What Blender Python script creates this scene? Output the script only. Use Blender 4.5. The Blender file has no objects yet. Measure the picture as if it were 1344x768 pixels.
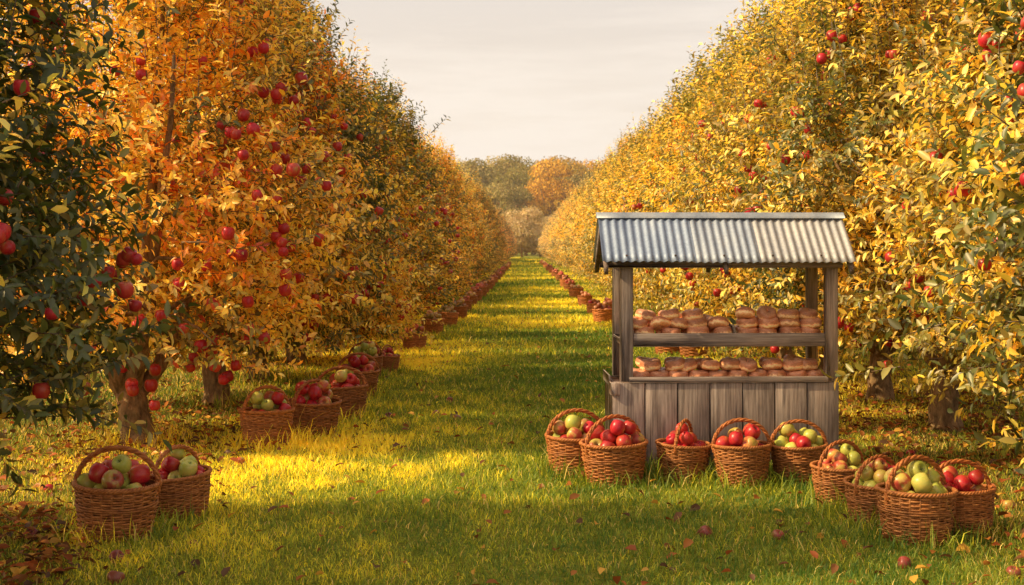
import bpy, math, random
import numpy as np
R = math.radians
rng = np.random.default_rng(11)
random.seed(5)
scene = bpy.context.scene
col = scene.collection

# ------------------------------------------------------------------ view geometry
F, H, VX, HY = 1700.0, 1.70, 690.0, 325.0          # focal length (px of a 1344 wide frame), eye height, vanishing point
def at(px, py):
    d = F * H / (py - HY)
    return ((px - VX) * d / F, d)

# ------------------------------------------------------------------ helpers
def np_mesh(name, verts, faces, mat=None, colors=None, smooth=False):
    """faces: list of int arrays (n,k)"""
    me = bpy.data.meshes.new(name)
    verts = np.asarray(verts, dtype=np.float32)
    me.vertices.add(len(verts)); me.vertices.foreach_set('co', verts.ravel())
    fs = [np.asarray(f, dtype=np.int32) for f in faces if len(f)]
    loops = np.concatenate([f.ravel() for f in fs])
    sizes = np.concatenate([np.full(len(f), f.shape[1], dtype=np.int32) for f in fs])
    starts = np.concatenate([[0], np.cumsum(sizes)[:-1]]).astype(np.int32)
    me.loops.add(len(loops)); me.loops.foreach_set('vertex_index', loops)
    me.polygons.add(len(sizes)); me.polygons.foreach_set('loop_start', starts)
    try: me.polygons.foreach_set('loop_total', sizes)
    except Exception: pass
    if smooth: me.polygons.foreach_set('use_smooth', np.ones(len(sizes), dtype=bool))
    if colors is not None:
        a = me.attributes.new('tint', 'FLOAT_COLOR', 'POINT')
        c = np.ones((len(verts), 4), dtype=np.float32); c[:, :3] = colors
        a.data.foreach_set('color', c.ravel())
    me.update(calc_edges=True)
    if mat: me.materials.append(mat)
    return me

class MB:
    """collects shapes, links them as one mesh object"""
    def __init__(s): s.v = []; s.f = {3: [], 4: []}; s.n = 0; s.c = []
    def add(s, v, fs, c=None):
        v = np.asarray(v, float)
        for f in fs:
            f = np.asarray(f, int)
            if f.ndim == 1: f = f[None]
            s.f.setdefault(f.shape[1], []).append(f + s.n)
        s.v.append(v); s.n += len(v)
        s.c.append(np.tile(np.asarray(c if c is not None else (1, 1, 1), float), (len(v), 1)) if c is None or np.ndim(c) == 1 else np.asarray(c, float))
    def box(s, x0, x1, y0, y1, z0, z1, c=None, bev=0.004, M=None):
        b = min(bev, (x1-x0)*.3, (y1-y0)*.3, (z1-z0)*.3)
        xs, ys, zs = (x0, x1), (y0, y1), (z0, z1)
        v = []; idx = {}
        for i in (0, 1):
            for j in (0, 1):
                for k in (0, 1):
                    sx, sy, sz = (1, -1)[i], (1, -1)[j], (1, -1)[k]
                    for a, d in enumerate(((0, sy*b, sz*b), (sx*b, 0, sz*b), (sx*b, sy*b, 0))):
                        idx[i, j, k, a] = len(v)
                        v.append((xs[i]+d[0], ys[j]+d[1], zs[k]+d[2]))
        q = []
        g = lambda i, j, k, a: idx[i, j, k, a]
        for i in (0, 1):
            f = [g(i,0,0,0), g(i,1,0,0), g(i,1,1,0), g(i,0,1,0)]; q.append(f if i else f[::-1])
            f = [g(0,i,0,1), g(0,i,1,1), g(1,i,1,1), g(1,i,0,1)]; q.append(f if i else f[::-1])
            f = [g(0,0,i,2), g(1,0,i,2), g(1,1,i,2), g(0,1,i,2)]; q.append(f if i else f[::-1])
        for i in (0, 1):
            for j in (0, 1):
                q.append([g(i,j,0,0), g(i,j,1,0), g(i,j,1,1), g(i,j,0,1)])
                q.append([g(i,0,j,0), g(i,1,j,0), g(i,1,j,2), g(i,0,j,2)])
                q.append([g(0,i,j,1), g(1,i,j,1), g(1,i,j,2), g(0,i,j,2)])
        t = [[g(i,j,k,0), g(i,j,k,1), g(i,j,k,2)] for i in (0,1) for j in (0,1) for k in (0,1)]
        v = np.array(v)
        if M is not None: v = v @ np.array(M.to_3x3()).T + np.array(M.translation)
        s.add(v, [np.array(q), np.array(t)], c)
    def tube(s, pts, rad, n=8, c=None, closed=False):
        p = np.asarray(pts, float); m = len(p)
        rad = np.broadcast_to(np.asarray(rad, float), (m,))
        if closed: t = np.roll(p, -1, 0) - np.roll(p, 1, 0)
        else: t = np.gradient(p, axis=0)
        t /= np.linalg.norm(t, axis=1)[:, None] + 1e-9
        ref = np.array((0.31, 0.17, 0.93)) if abs(t[:, 2]).mean() < .8 else np.array((.95, .2, .1))
        u = np.cross(t, ref); u /= np.linalg.norm(u, axis=1)[:, None] + 1e-9
        w = np.cross(t, u)
        a = np.arange(n) * 2*np.pi/n
        v = p[:, None] + rad[:, None, None]*(np.cos(a)[None, :, None]*u[:, None] + np.sin(a)[None, :, None]*w[:, None])
        i = np.arange(m if closed else m-1)[:, None]; j = np.arange(n)[None]
        i2 = (i+1) % m; j2 = (j+1) % n
        q = np.stack([i*n+j, i*n+j2, i2*n+j2, i2*n+j], -1).reshape(-1, 4)
        V = v.reshape(-1, 3); fs = [q]
        if not closed:
            V = np.vstack([V, p[0], p[-1]]); b = m*n; j = np.arange(n)
            fs.append(np.stack([np.full(n, b), (j+1) % n, j], -1))
            fs.append(np.stack([np.full(n, b+1), (m-1)*n+j, (m-1)*n+(j+1) % n], -1))
        s.add(V, fs, c)
    def mesh(s, name, mat, smooth=False):
        return np_mesh(name, np.vstack(s.v), [np.vstack(f) for f in s.f.values() if f], mat, np.vstack(s.c), smooth)
    def build(s, name, mat, parent=None, smooth=False):
        return link(name, s.mesh(name, mat, smooth), parent)

def link(name, me, parent=None, loc=(0, 0, 0)):
    o = bpy.data.objects.new(name, me); col.objects.link(o)
    if parent: o.parent = parent
    o.location = loc
    return o
def tag(o, label=None, cat=None, group=None, kind=None):
    if label: o['label'] = label
    if cat: o['category'] = cat
    if group: o['group'] = group
    if kind: o['kind'] = kind
    return o
def empty(name, loc, rz=0):
    o = bpy.data.objects.new(name, None); col.objects.link(o)
    o.empty_display_size = .1; o.location = loc; o.rotation_euler = (0, 0, rz)
    return o
ORD = 'zeroth first second third fourth fifth sixth seventh eighth ninth tenth eleventh twelfth thirteenth fourteenth fifteenth sixteenth seventeenth eighteenth nineteenth twentieth'.split()

# ------------------------------------------------------------------ materials
def newmat(name):
    m = bpy.data.materials.new(name); m.use_nodes = True
    nt = m.node_tree; nt.nodes.clear()
    return m, nt, nt.nodes.new('ShaderNodeOutputMaterial')
def N(nt, t, **k):
    n = nt.nodes.new('ShaderNode' + t)
    for a, b in k.items():
        if a in n.inputs: n.inputs[a].default_value = b
        else: setattr(n, a, b)
    return n
def ramp(nt, fac, stops):
    n = nt.nodes.new('ShaderNodeValToRGB'); cr = n.color_ramp
    while len(cr.elements) < len(stops): cr.elements.new(.5)
    for e, (p, c) in zip(cr.elements, stops): e.position = p; e.color = (*c, 1)
    nt.links.new(fac, n.inputs[0]); return n.outputs[0]
def mixc(nt, fac, a, b, mode='MIX'):
    n = nt.nodes.new('ShaderNodeMix'); n.data_type = 'RGBA'; n.blend_type = mode
    for s, v in ((0, fac), (6, a), (7, b)):
        if hasattr(v, 'is_linked'): nt.links.new(v, n.inputs[s])
        elif s == 0: n.inputs[0].default_value = v
        else: n.inputs[s].default_value = (*v, 1)
    return n.outputs[2]
def noise(nt, vec, scale, detail=4, rough=.6, sv=None):
    if sv:
        mp = N(nt, 'Mapping'); mp.inputs['Scale'].default_value = sv; nt.links.new(vec, mp.inputs[0]); vec = mp.outputs[0]
    n = N(nt, 'TexNoise', Scale=scale, Detail=detail, Roughness=rough); nt.links.new(vec, n.inputs['Vector'])
    return n.outputs['Fac']

def leaf_material(name, gloss=.05, tmul=(1.0, .8, .5), rough=.42):
    m, nt, out = newmat(name)
    at_ = N(nt, 'Attribute', attribute_name='tint'); oi = N(nt, 'ObjectInfo')
    c = mixc(nt, 1.0, at_.outputs['Color'], oi.outputs['Color'], 'MULTIPLY')
    d = N(nt, 'BsdfDiffuse'); t = N(nt, 'BsdfTranslucent'); g = N(nt, 'BsdfGlossy', Roughness=rough)
    nt.links.new(c, d.inputs[0]); nt.links.new(mixc(nt, 1.0, c, tmul, 'MULTIPLY'), t.inputs[0])
    g.inputs[0].default_value = (1, .95, .85, 1)
    a = N(nt, 'AddShader'); nt.links.new(d.outputs[0], a.inputs[0]); nt.links.new(t.outputs[0], a.inputs[1])   # reflectance + transmittance of a thin leaf
    b = N(nt, 'MixShader', Fac=gloss); nt.links.new(a.outputs[0], b.inputs[1]); nt.links.new(g.outputs[0], b.inputs[2])
    nt.links.new(b.outputs[0], out.inputs[0]); return m
M_leaf = leaf_material('apple_leaf', .05, (1.05, .9, .5))
M_grass = leaf_material('grass_blade', .02, (1, .95, .5), .5)
M_litter = leaf_material('fallen_leaf', .02, (.3, .25, .2))
M_wood_leaf = leaf_material('woodland_leaf', .0, (.5, .45, .3))

def pbr(name, fn, rough=.8, metal=0, spec=.3):
    m, nt, out = newmat(name)
    p = N(nt, 'BsdfPrincipled', Roughness=rough, Metallic=metal); p.inputs['Specular IOR Level'].default_value = spec
    tc = N(nt, 'TexCoord')
    r = fn(nt, tc.outputs['Object'], p)
    if r is not None: nt.links.new(r, p.inputs['Base Color'])
    nt.links.new(p.outputs[0], out.inputs[0]); return m
def bump(nt, p, h, strength=.5, dist=.01):
    b = N(nt, 'Bump', Strength=strength, Distance=dist); nt.links.new(h, b.inputs['Height']); nt.links.new(b.outputs[0], p.inputs['Normal'])

def wood(axis, light=1.0):
    def fn(nt, v, p):
        sv = {'z': (1, 1, .035), 'x': (.035, 1, 1), 'y': (1, .035, 1)}[axis]
        sv2 = {'z': (1, 1, .2), 'x': (.2, 1, 1), 'y': (1, .2, 1)}[axis]
        g = noise(nt, v, 70, 6, .7, sv); st = noise(nt, v, 9, 4, .6, sv2)
        c = ramp(nt, g, [(.3, (.075*light, .060*light, .055*light)), (.5, (.19*light, .160*light, .145*light)), (.72, (.31*light, .27*light, .245*light))])
        c = mixc(nt, 1.0, c, ramp(nt, st, [(.3, (.48, .45, .44)), (.5, (.95, .93, .92)), (.75, (1.25, 1.15, 1.08))]), 'MULTIPLY')
        a = N(nt, 'Attribute', attribute_name='tint')
        c = mixc(nt, 1.0, c, a.outputs['Color'], 'MULTIPLY')
        bump(nt, p, g, .7, .006); return c
    return pbr('weathered_wood_' + axis + str(light), fn, .85, 0, .2)
M_wz, M_wx, M_wy = wood('z', 2.2), wood('x', 2.2), wood('y', 1.7)
M_wdark = wood('x', .45)

def fn_bark(nt, v, p):
    g = noise(nt, v, 16, 7, .75, (1, 1, .35)); l = noise(nt, v, 5, 3, .6)
    c = ramp(nt, g, [(.32, (.06, .038, .022)), (.5, (.28, .175, .10)), (.72, (.52, .36, .21))])
    c = mixc(nt, 1.0, c, ramp(nt, l, [(.35, (.7, .7, .6)), (.7, (1.25, 1.15, 1.0))]), 'MULTIPLY')
    bump(nt, p, g, 1.0, .03); return c
M_bark = pbr('apple_bark', fn_bark, .9)

def fn_wicker(nt, v, p):
    a = N(nt, 'Attribute', attribute_name='tint'); oi = N(nt, 'ObjectInfo')
    n1 = noise(nt, v, 28, 4, .7, (1, 1, 3))
    c = ramp(nt, n1, [(.3, (.15, .048, .015)), (.5, (.42, .155, .045)), (.72, (.62, .28, .095))])
    c = mixc(nt, 1.0, c, a.outputs['Color'], 'MULTIPLY')
    c = mixc(nt, 1.0, c, oi.outputs['Color'], 'MULTIPLY')
    bump(nt, p, noise(nt, v, 150, 2), .35, .003); return c
M_wicker = pbr('wicker', fn_wicker, .55, 0, .35)

def apple_mat(name, stops, cheek):
    def fn(nt, v, p):
        oi = N(nt, 'ObjectInfo')
        off = N(nt, 'VectorMath', operation='ADD'); nt.links.new(v, off.inputs[0])
        cx = N(nt, 'CombineXYZ'); mu = N(nt, 'Math', operation='MULTIPLY'); mu.inputs[1].default_value = 37
        nt.links.new(oi.outputs['Random'], mu.inputs[0]); nt.links.new(mu.outputs[0], cx.inputs[0]); nt.links.new(cx.outputs[0], off.inputs[1])
        big = noise(nt, off.outputs[0], cheek, 2, .5)
        streak = noise(nt, off.outputs[0], 70, 3, .6, (1, 1, .18))
        ad = N(nt, 'Math', operation='MULTIPLY_ADD'); ad.inputs[1].default_value = .35; nt.links.new(streak, ad.inputs[0])
        sb = N(nt, 'Math', operation='SUBTRACT'); sb.inputs[1].default_value = .175; nt.links.new(big, sb.inputs[0]); nt.links.new(sb.outputs[0], ad.inputs[2])
        c = ramp(nt, ad.outputs[0], stops)
        sp = N(nt, 'TexVoronoi', Scale=110.0); nt.links.new(off.outputs[0], sp.inputs['Vector'])
        lm = N(nt, 'Math', operation='LESS_THAN'); lm.inputs[1].default_value = .13; nt.links.new(sp.outputs['Distance'], lm.inputs[0])
        hf = N(nt, 'Math', operation='MULTIPLY'); hf.inputs[1].default_value = .3; nt.links.new(lm.outputs[0], hf.inputs[0])
        c = mixc(nt, hf.outputs[0], c, (.6, .42, .25))
        a = N(nt, 'Attribute', attribute_name='tint')
        c = mixc(nt, 1.0, c, a.outputs['Color'], 'MULTIPLY')
        b = N(nt, 'HueSaturation'); nt.links.new(c, b.inputs['Color'])
        mr = N(nt, 'MapRange'); mr.inputs[3].default_value = .72; mr.inputs[4].default_value = 1.12; nt.links.new(oi.outputs['Random'], mr.inputs[0]); nt.links.new(mr.outputs[0], b.inputs['Value'])
        return b.outputs[0]
    return pbr(name, fn, .33, 0, .42)
M_red = apple_mat('apple_red', [(.22, (.50, .26, .055)), (.34, (.55, .07, .035)), (.55, (.52, .018, .03)), (.8, (.34, .01, .028))], 9)
M_green = apple_mat('apple_green', [(.25, (.36, .43, .06)), (.48, (.55, .54, .10)), (.62, (.66, .54, .12)), (.8, (.62, .24, .09))], 9)
M_blush = apple_mat('apple_blush', [(.33, (.62, .47, .09)), (.46, (.62, .34, .09)), (.55, (.52, .11, .05)), (.75, (.42, .03, .04))], 12)
M_rot = apple_mat('apple_bruised', [(.3, (.28, .10, .05)), (.55, (.30, .05, .04)), (.75, (.15, .04, .03))], 12)

def fn_dough(nt, v, p):
    sx = N(nt, 'SeparateXYZ'); nt.links.new(v, sx.inputs[0])
    n1 = noise(nt, v, 30, 5, .7); n2 = noise(nt, v, 130, 3, .7); oi = N(nt, 'ObjectInfo')
    ad = N(nt, 'Math', operation='MULTIPLY_ADD'); ad.inputs[1].default_value = .06; nt.links.new(n1, ad.inputs[0]); nt.links.new(sx.outputs[2], ad.inputs[2])
    mr = N(nt, 'MapRange'); mr.inputs[1].default_value = -.040; mr.inputs[2].default_value = .072; nt.links.new(ad.outputs[0], mr.inputs[0])
    c = ramp(nt, mr.outputs[0], [(.15, (.48, .21, .10)), (.38, (.72, .36, .16)), (.48, (1, .68, .38)), (.59, (.95, .57, .29)), (.65, (.52, .22, .11)), (.85, (.42, .16, .085)), (1, (.56, .28, .17))])
    c = mixc(nt, 1.0, c, ramp(nt, n2, [(.35, (.75, .72, .7)), (.65, (1.25, 1.25, 1.3))]), 'MULTIPLY')
    b = N(nt, 'HueSaturation'); nt.links.new(c, b.inputs['Color'])
    m2 = N(nt, 'MapRange'); m2.inputs[3].default_value = 1.05; m2.inputs[4].default_value = 1.5; nt.links.new(oi.outputs['Random'], m2.inputs[0]); nt.links.new(m2.outputs[0], b.inputs['Value'])
    bump(nt, p, n2, .4, .004); return b.outputs[0]
M_dough = pbr('doughnut', fn_dough, .38, 0, .5)

def fn_steel(nt, v, p):
    n1 = noise(nt, v, 5, 4, .6, (1, .4, .4)); n2 = noise(nt, v, 45, 3, .6)
    c = ramp(nt, n1, [(.3, (.25, .28, .34)), (.55, (.37, .40, .45)), (.8, (.48, .48, .49))])
    c = mixc(nt, 1.0, c, ramp(nt, n2, [(.35, (.85, .85, .87)), (.65, (1.05, 1.05, 1.05))]), 'MULTIPLY')
    ru = ramp(nt, noise(nt, v, 3.2, 6, .75, (1.4, .35, .35)), [(.62, (0, 0, 0)), (.78, (.55, .55, .55))])
    c = mixc(nt, ru, c, (.26, .15, .08)); at2 = N(nt, 'Attribute', attribute_name='tint'); c = mixc(nt, 1.0, c, at2.outputs['Color'], 'MULTIPLY')
    rr = ramp(nt, n1, [(.3, (.5, .5, .5)), (.8, (.66, .66, .66))]); nt.links.new(rr, p.inputs['Roughness'])
    return c
M_steel = pbr('galvanised_steel', fn_steel, .4, .35, .5)
M_nail = pbr('rusty_nail', lambda nt, v, p: ramp(nt, noise(nt, v, 30), [(.3, (.05, .035, .03)), (.7, (.12, .07, .05))]), .6, .3)

def fn_ground(nt, v, p):
    sx = N(nt, 'SeparateXYZ'); nt.links.new(v, sx.inputs[0])
    ab = N(nt, 'Math', operation='ABSOLUTE'); nt.links.new(sx.outputs[0], ab.inputs[0])
    n1 = noise(nt, v, 1.3, 6, .7); n2 = noise(nt, v, 14, 5, .75); n3 = noise(nt, v, 60, 3, .7)
    lawn = ramp(nt, n2, [(.3, (.075, .10, .014)), (.5, (.20, .20, .022)), (.7, (.40, .32, .035))])
    lit = ramp(nt, n3, [(.3, (.035, .02, .010)), (.5, (.10, .055, .022)), (.62, (.20, .10, .03)), (.75, (.33, .17, .05))])
    ad = N(nt, 'Math', operation='MULTIPLY_ADD'); ad.inputs[1].default_value = 1.6; nt.links.new(n1, ad.inputs[0]); nt.links.new(ab.outputs[0], ad.inputs[2])
    f = ramp(nt, N2(nt, ad.outputs[0]), [(.50, (0, 0, 0)), (.66, (.75, .75, .75)), (.9, (.75,) * 3), (1, (.1, .1, .1))])
    bump(nt, p, n2, .6, .05)
    return mixc(nt, f, lawn, lit)
def N2(nt, s):
    m = N(nt, 'MapRange'); m.inputs[1].default_value = 0; m.inputs[2].default_value = 6; nt.links.new(s, m.inputs[0]); return m.outputs[0]
M_ground = pbr('orchard_ground', fn_ground, .95, 0, .1)

# ------------------------------------------------------------------ leaves
def leaves_arrays(P, D, Wd, L, W, C, fine=True):
    """P base points, D directions, Wd width axis, L lengths, W half widths, C colours"""
    Nn = np.cross(Wd, D)
    n = len(P)
    l = L[:, None]; w = W[:, None]
    curl = rng.uniform(.02, .22, (n, 1)) * l
    if fine:
        B = P; T = P + D*l - Nn*curl
        M = P + D*l*.5
        up = Nn*w*.45
        L1 = P + D*l*.28 - Wd*w*.85 + up; R1 = P + D*l*.28 + Wd*w*.85 + up
        L2 = P + D*l*.66 - Wd*w*.80 + up - Nn*curl*.45; R2 = P + D*l*.66 + Wd*w*.80 + up - Nn*curl*.45
        V = np.stack([B, L1, L2, T, R2, R1, M], 1).reshape(-1, 3)
        b = (np.arange(n)*7)[:, None]
        q = np.vstack([b + [0, 6, 2, 1], b + [0, 5, 4, 6]]); t = np.vstack([b + [2, 6, 3], b + [6, 4, 3]])
        return V, q, t, np.repeat(C, 7, 0)
    T = P + D*l - Nn*curl
    L1 = P + D*l*.45 - Wd*w + Nn*w*.4; R1 = P + D*l*.45 + Wd*w + Nn*w*.4
    V = np.stack([P, L1, T, R1], 1).reshape(-1, 3); b = (np.arange(n)*4)[:, None]
    return V, np.zeros((0, 4), int), np.vstack([b + [0, 2, 1], b + [0, 3, 2]]), np.repeat(C, 4, 0)

def unit(a): return a / (np.linalg.norm(a, axis=-1, keepdims=True) + 1e-9)

GD, GR, OL = (.042, .056, .016), (.085, .098, .028), (.22, .18, .045)
YE, GO, OR, RE = (.58, .46, .10), (.60, .40, .055), (.56, .22, .025), (.36, .06, .018)
PZ = np.array([.35, .7, 1.2, 1.8, 2.6, 3.4, 4.2, 5.0, 5.6, 5.9])
PR = np.array([.25, .52, .84, 1.0, .95, .80, .58, .34, .14, .0])
def prof(z, hs): return np.interp(z/hs, PZ, PR)

def make_crown(name, rad, hs, palette, nshoot, K, leaf, fine, along=.85, low=1.0, nclus=110, extra=[], org=(99, 99)):
    """palette: list of (colour, weight); each clump leans to one colour"""
    cols = np.array([c for c, w in palette]); wts = np.array([w for c, w in palette]); wts = wts/wts.sum()
    def sample(n, lo, hi):
        z = np.empty(0)
        while len(z) < n:
            c = rng.uniform(.62*low, 5.5, n*3)
            z = np.concatenate([z, c[rng.uniform(0, 1, n*3) < (.15 + .85*np.interp(c, PZ, PR))]])
        z = z[:n]*hs
        a = rng.uniform(0, 2*np.pi, n); f = rng.uniform(lo**2, hi**2, n)**.5
        r = prof(z, hs)*rad*f
        return np.stack([np.cos(a)*r, np.sin(a)*r*along, z], 1)
    cc = sample(nclus, .55, .95)
    if extra: cc[:len(extra)*2] = np.repeat(np.array(extra), 2, 0)
    ci = rng.choice(len(cols), nclus, p=wts)
    n1 = int(nshoot*.62)
    k = rng.integers(0, nclus, n1)
    P1 = cc[k] + rng.normal(0, .24, (n1, 3))*np.array([1, along, 1.1])
    P2 = sample(nshoot - n1, .35, .98)
    k2 = np.argmin(((P2[:, None] - cc[None])**2).sum(-1), 1)
    # upright leading shoots at the top
    P3 = sample(int(nshoot*.10), .1, 1.0); P3[:, 2] = rng.uniform(3.2, 5.35, len(P3))*hs
    rr = prof(P3[:, 2], hs)*rad*rng.uniform(.85, 1.08, len(P3)); a3 = rng.uniform(0, 2*np.pi, len(P3)); P3[:, 0] = np.cos(a3)*rr; P3[:, 1] = np.sin(a3)*rr*along
    k3 = np.argmin(((P3[:, None] - cc[None])**2).sum(-1), 1)
    ns = 34; z4 = np.linspace(3.0, 5.9, 60); fr4 = rng.uniform(.05, .80, ns); a4 = rng.uniform(0, 2*np.pi, ns)
    zh = np.interp(fr4, np.interp(z4, PZ, PR)[::-1], z4[::-1])*hs
    P4 = np.stack([np.cos(a4)*fr4*rad, np.sin(a4)*fr4*rad*along, zh - .05], 1)
    k4 = np.argmin(((P4[:, None] - cc[None])**2).sum(-1), 1)
    P = np.vstack([P1, P2, P3, P4]); kk = np.concatenate([k, k2, k3, k4]); S = len(P)
    P[:, 2] = np.maximum(P[:, 2], .52*hs*low)
    out = np.stack([P[:, 0], P[:, 1], np.zeros(S)], 1); out = unit(out)
    hi = np.clip((P[:, 2]/hs - 1.2)/3.5, 0, 1)[:, None]
    D = unit(out*(1.1 - .75*hi) + np.array([0, 0, 1])*(.15 + 1.0*hi) + rng.normal(0, .45, (S, 3)))
    lead = np.zeros(S, bool); lead[-len(P3)-ns:] = True; spike = np.zeros(S, bool); spike[-ns:] = True
    D[lead] = unit(np.array([0, 0, 1.0]) + out[lead]*.15 + rng.normal(0, .08, (lead.sum(), 3)))
    Ls = rng.uniform(.22, .5, S); Ls[lead] = rng.uniform(.5, 1.0, lead.sum()); Ls[spike] = rng.uniform(.6, 1.0, ns)*(.75 + .35*(1 - fr4))
    droop = np.where(lead, .02, rng.uniform(-.05, .35, S)*(1 - hi[:, 0]))
    u = (np.arange(K) + .6)/K
    pos = P[:, None] + D[:, None]*(Ls[:, None]*u[None])[..., None]
    pos[..., 2] -= droop[:, None]*Ls[:, None]*u[None]**2
    tan = np.repeat(D[:, None], K, 1).copy(); tan[..., 2] -= (droop[:, None]*2*u[None]); tan = unit(tan)
    ref = np.where(np.abs(D[:, 2:3]) > .8, np.array([[1., 0, 0]]), np.array([[0, 0, 1.]]))
    A = unit(np.cross(D, ref)); Bv = np.cross(D, A)
    ph = rng.uniform(0, 6.28, S)[:, None] + np.arange(K)[None]*2.4 + rng.normal(0, .3, (S, K))
    radial = np.cos(ph)[..., None]*A[:, None] + np.sin(ph)[..., None]*Bv[:, None]
    op = rng.uniform(.75, 1.25, (S, K))[..., None]; op[spike] *= .72
    LD = unit(tan*np.cos(op) + radial*np.sin(op) + np.array([0, 0, -.22]) + rng.normal(0, .15, (S, K, 3)))
    upish = unit(tan*.8 + np.array([0, 0, .7]) + rng.normal(0, .35, (S, K, 3)))
    Wd = unit(np.cross(LD, upish))
    n = S*K
    pos, LD, Wd = pos.reshape(n, 3), LD.reshape(n, 3), Wd.reshape(n, 3)
    Lf = leaf*rng.uniform(.65, 1.25, n)*(np.where(np.repeat(spike, K), 1.55 - .75*np.tile(u, S), np.where(np.repeat(lead, K), 1.3 - .6*np.tile(u, S), 1.0))); Wf = Lf*rng.uniform(.17, .26, n)
    base_i = np.repeat(ci[kk], K); swap = rng.uniform(0, 1, n) < .38
    base_i = np.where(swap, rng.choice(len(cols), n, p=wts), base_i)
    C = cols[base_i]*rng.uniform(.65, 1.3, (n, 1))*rng.uniform(.88, 1.12, (n, 3))
    keep = (rng.uniform(0, 1, n) > .06) & ~((pos[:, 0] + org[0] > .3) & (pos[:, 0] + org[0] < 2.55) & (pos[:, 1] + org[1] > 8.6) & (pos[:, 1] + org[1] < 10.9))
    V, q, t, cv = leaves_arrays(pos[keep], LD[keep], Wd[keep], Lf[keep], Wf[keep], C[keep], fine)
    # stems of the shoots: three-sided slivers
    m = np.arange(S) if fine else np.arange(S)[(np.arange(S) % 4 == 0) | spike]
    p0, p1 = P[m], P[m] + D[m]*Ls[m][:, None]; p1[:, 2] -= (droop*Ls)[m]
    w = np.where(spike[m], .007, .0045 if fine else .009)[:, None]
    sv = np.stack([p0 + A[m]*w, p0 - A[m]*w*.5 + Bv[m]*w, p0 - A[m]*w*.5 - Bv[m]*w, p1], 1).reshape(-1, 3)
    b = (np.arange(len(m))*4)[:, None] + len(V)
    st = np.vstack([b + [0, 1, 3], b + [1, 2, 3], b + [2, 0, 3]])
    V = np.vstack([V, sv]); t = np.vstack([t, st]); cv = np.vstack([cv, np.tile((.10, .06, .035), (len(sv), 1))])
    return np_mesh(name, V, [q, t], M_leaf, cv)

def make_trunk(name, rad, hs, lean=(0, 0), fork=.75, r0=.16, nl=6, fine=True):
    mb = MB()
    n = 7
    z = np.linspace(-.05, fork, n)
    wob = np.cumsum(rng.normal(0, .018, (n, 2)), 0)
    p = np.stack([lean[0]*z/fork*.3 + wob[:, 0], lean[1]*z/fork*.3 + wob[:, 1], z], 1)
    rr = r0*(np.interp(z, [-.05, .12, fork], [1.45, 1.05, .9]))
    mb.tube(p, rr, 12 if fine else 6)
    top = p[-1]
    for i in range(nl):
        a = i*2*np.pi/nl + rng.uniform(-.3, .3)
        lead = i == 0
        end = np.array([np.cos(a)*rad*(.15 if lead else rng.uniform(.5, .72)), np.sin(a)*rad*(.15 if lead else rng.uniform(.45, .65)), hs*(4.6 if lead else rng.uniform(2.0, 3.9))])
        t = np.linspace(0, 1, 9)[:, None]
        mid = top + np.array([(end-top)[0]*.55, (end-top)[1]*.55, (end-top)[2]*.25])
        q = (1-t)**2*(top - (0, 0, .08)) + 2*t*(1-t)*mid + t**2*end
        q[1:-1] += rng.normal(0, .025, (7, 3))
        mb.tube(q, np.linspace(r0*.62, .014, 9), 8 if fine else 5)
        for j in range(7 if fine else 3):
            s = rng.uniform(.25, .95); k = int(s*8); b0 = q[k]
            o = unit(np.array([b0[0], b0[1], 0]) + rng.normal(0, .5, 3)*(1, 1, 0))
            ln = rng.uniform(.5, 1.0)
            e = b0 + o*ln + np.array([0, 0, rng.uniform(-.35, .5)])
            tt = np.linspace(0, 1, 5)[:, None]
            bq = (1-tt)*b0 + tt*e; bq[1:-1] += rng.normal(0, .03, (3, 3)); bq[:, 2] += (tt[:, 0]*(1-tt[:, 0]))*.25
            mb.tube(bq, np.linspace(.03*(1.1-s*.5), .006, 5), 5)
    return mb.mesh(name, M_bark, True)

# ------------------------------------------------------------------ apples
def apple_mesh(name, r, mat, seg=20, stem=True):
    prf = [(0, .80), (.045, .80), (.035, .56), (.05, .50)] if stem else [(0, .52)]
    prf += [(.16, .60), (.30, .74), (.48, .83), (.68, .80), (.86, .62), (.97, .32), (1.0, .02), (.95, -.30), (.82, -.58), (.62, -.78), (.42, -.87), (.26, -.87), (.12, -.80), (0, -.76)]
    pr = np.array(prf); a = np.arange(seg)*2*np.pi/seg
    V = []; C = []
    for i, (q, z) in enumerate(pr):
        lob = 1 + .035*np.cos(5*a)*max(0, -z)
        V.append(np.stack([q*np.cos(a)*lob, q*np.sin(a)*lob, np.full(seg, z)], 1)*r)
        C.append(np.tile((.25, .2, .4) if (stem and i < 3) else (.75, .85, .9) if abs(q) < .2 else (1, 1, 1), (seg, 1)))
    V = np.vstack(V); C = np.vstack(C)
    i = np.arange(len(pr)-1)[:, None]; j = np.arange(seg)[None]; j2 = (j+1) % seg
    q = np.stack([i*seg+j, (i+1)*seg+j, (i+1)*seg+j2, i*seg+j2], -1).reshape(-1, 4)
    V[:seg, :2] *= 1; 
    V += 0
    # tiny caps instead of degenerate poles
    V[:seg, :2] = np.stack([np.cos(a), np.sin(a)], 1)*r*.012 if not stem else np.stack([np.cos(a), np.sin(a)], 1)*r*.02
    V[-seg:, :2] = np.stack([np.cos(a), np.sin(a)], 1)*r*.01
    V *= rng.uniform(.93, 1.05, 3)
    return np_mesh(name, V, [q], mat, C, True)
AR = .060
APM = {k: [apple_mesh('apple_' + k, AR*s, m) for s in (.92, 1.0, 1.06)] for k, m in (('red', M_red), ('green', M_green), ('blush', M_blush), ('rot', M_rot))}
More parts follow.
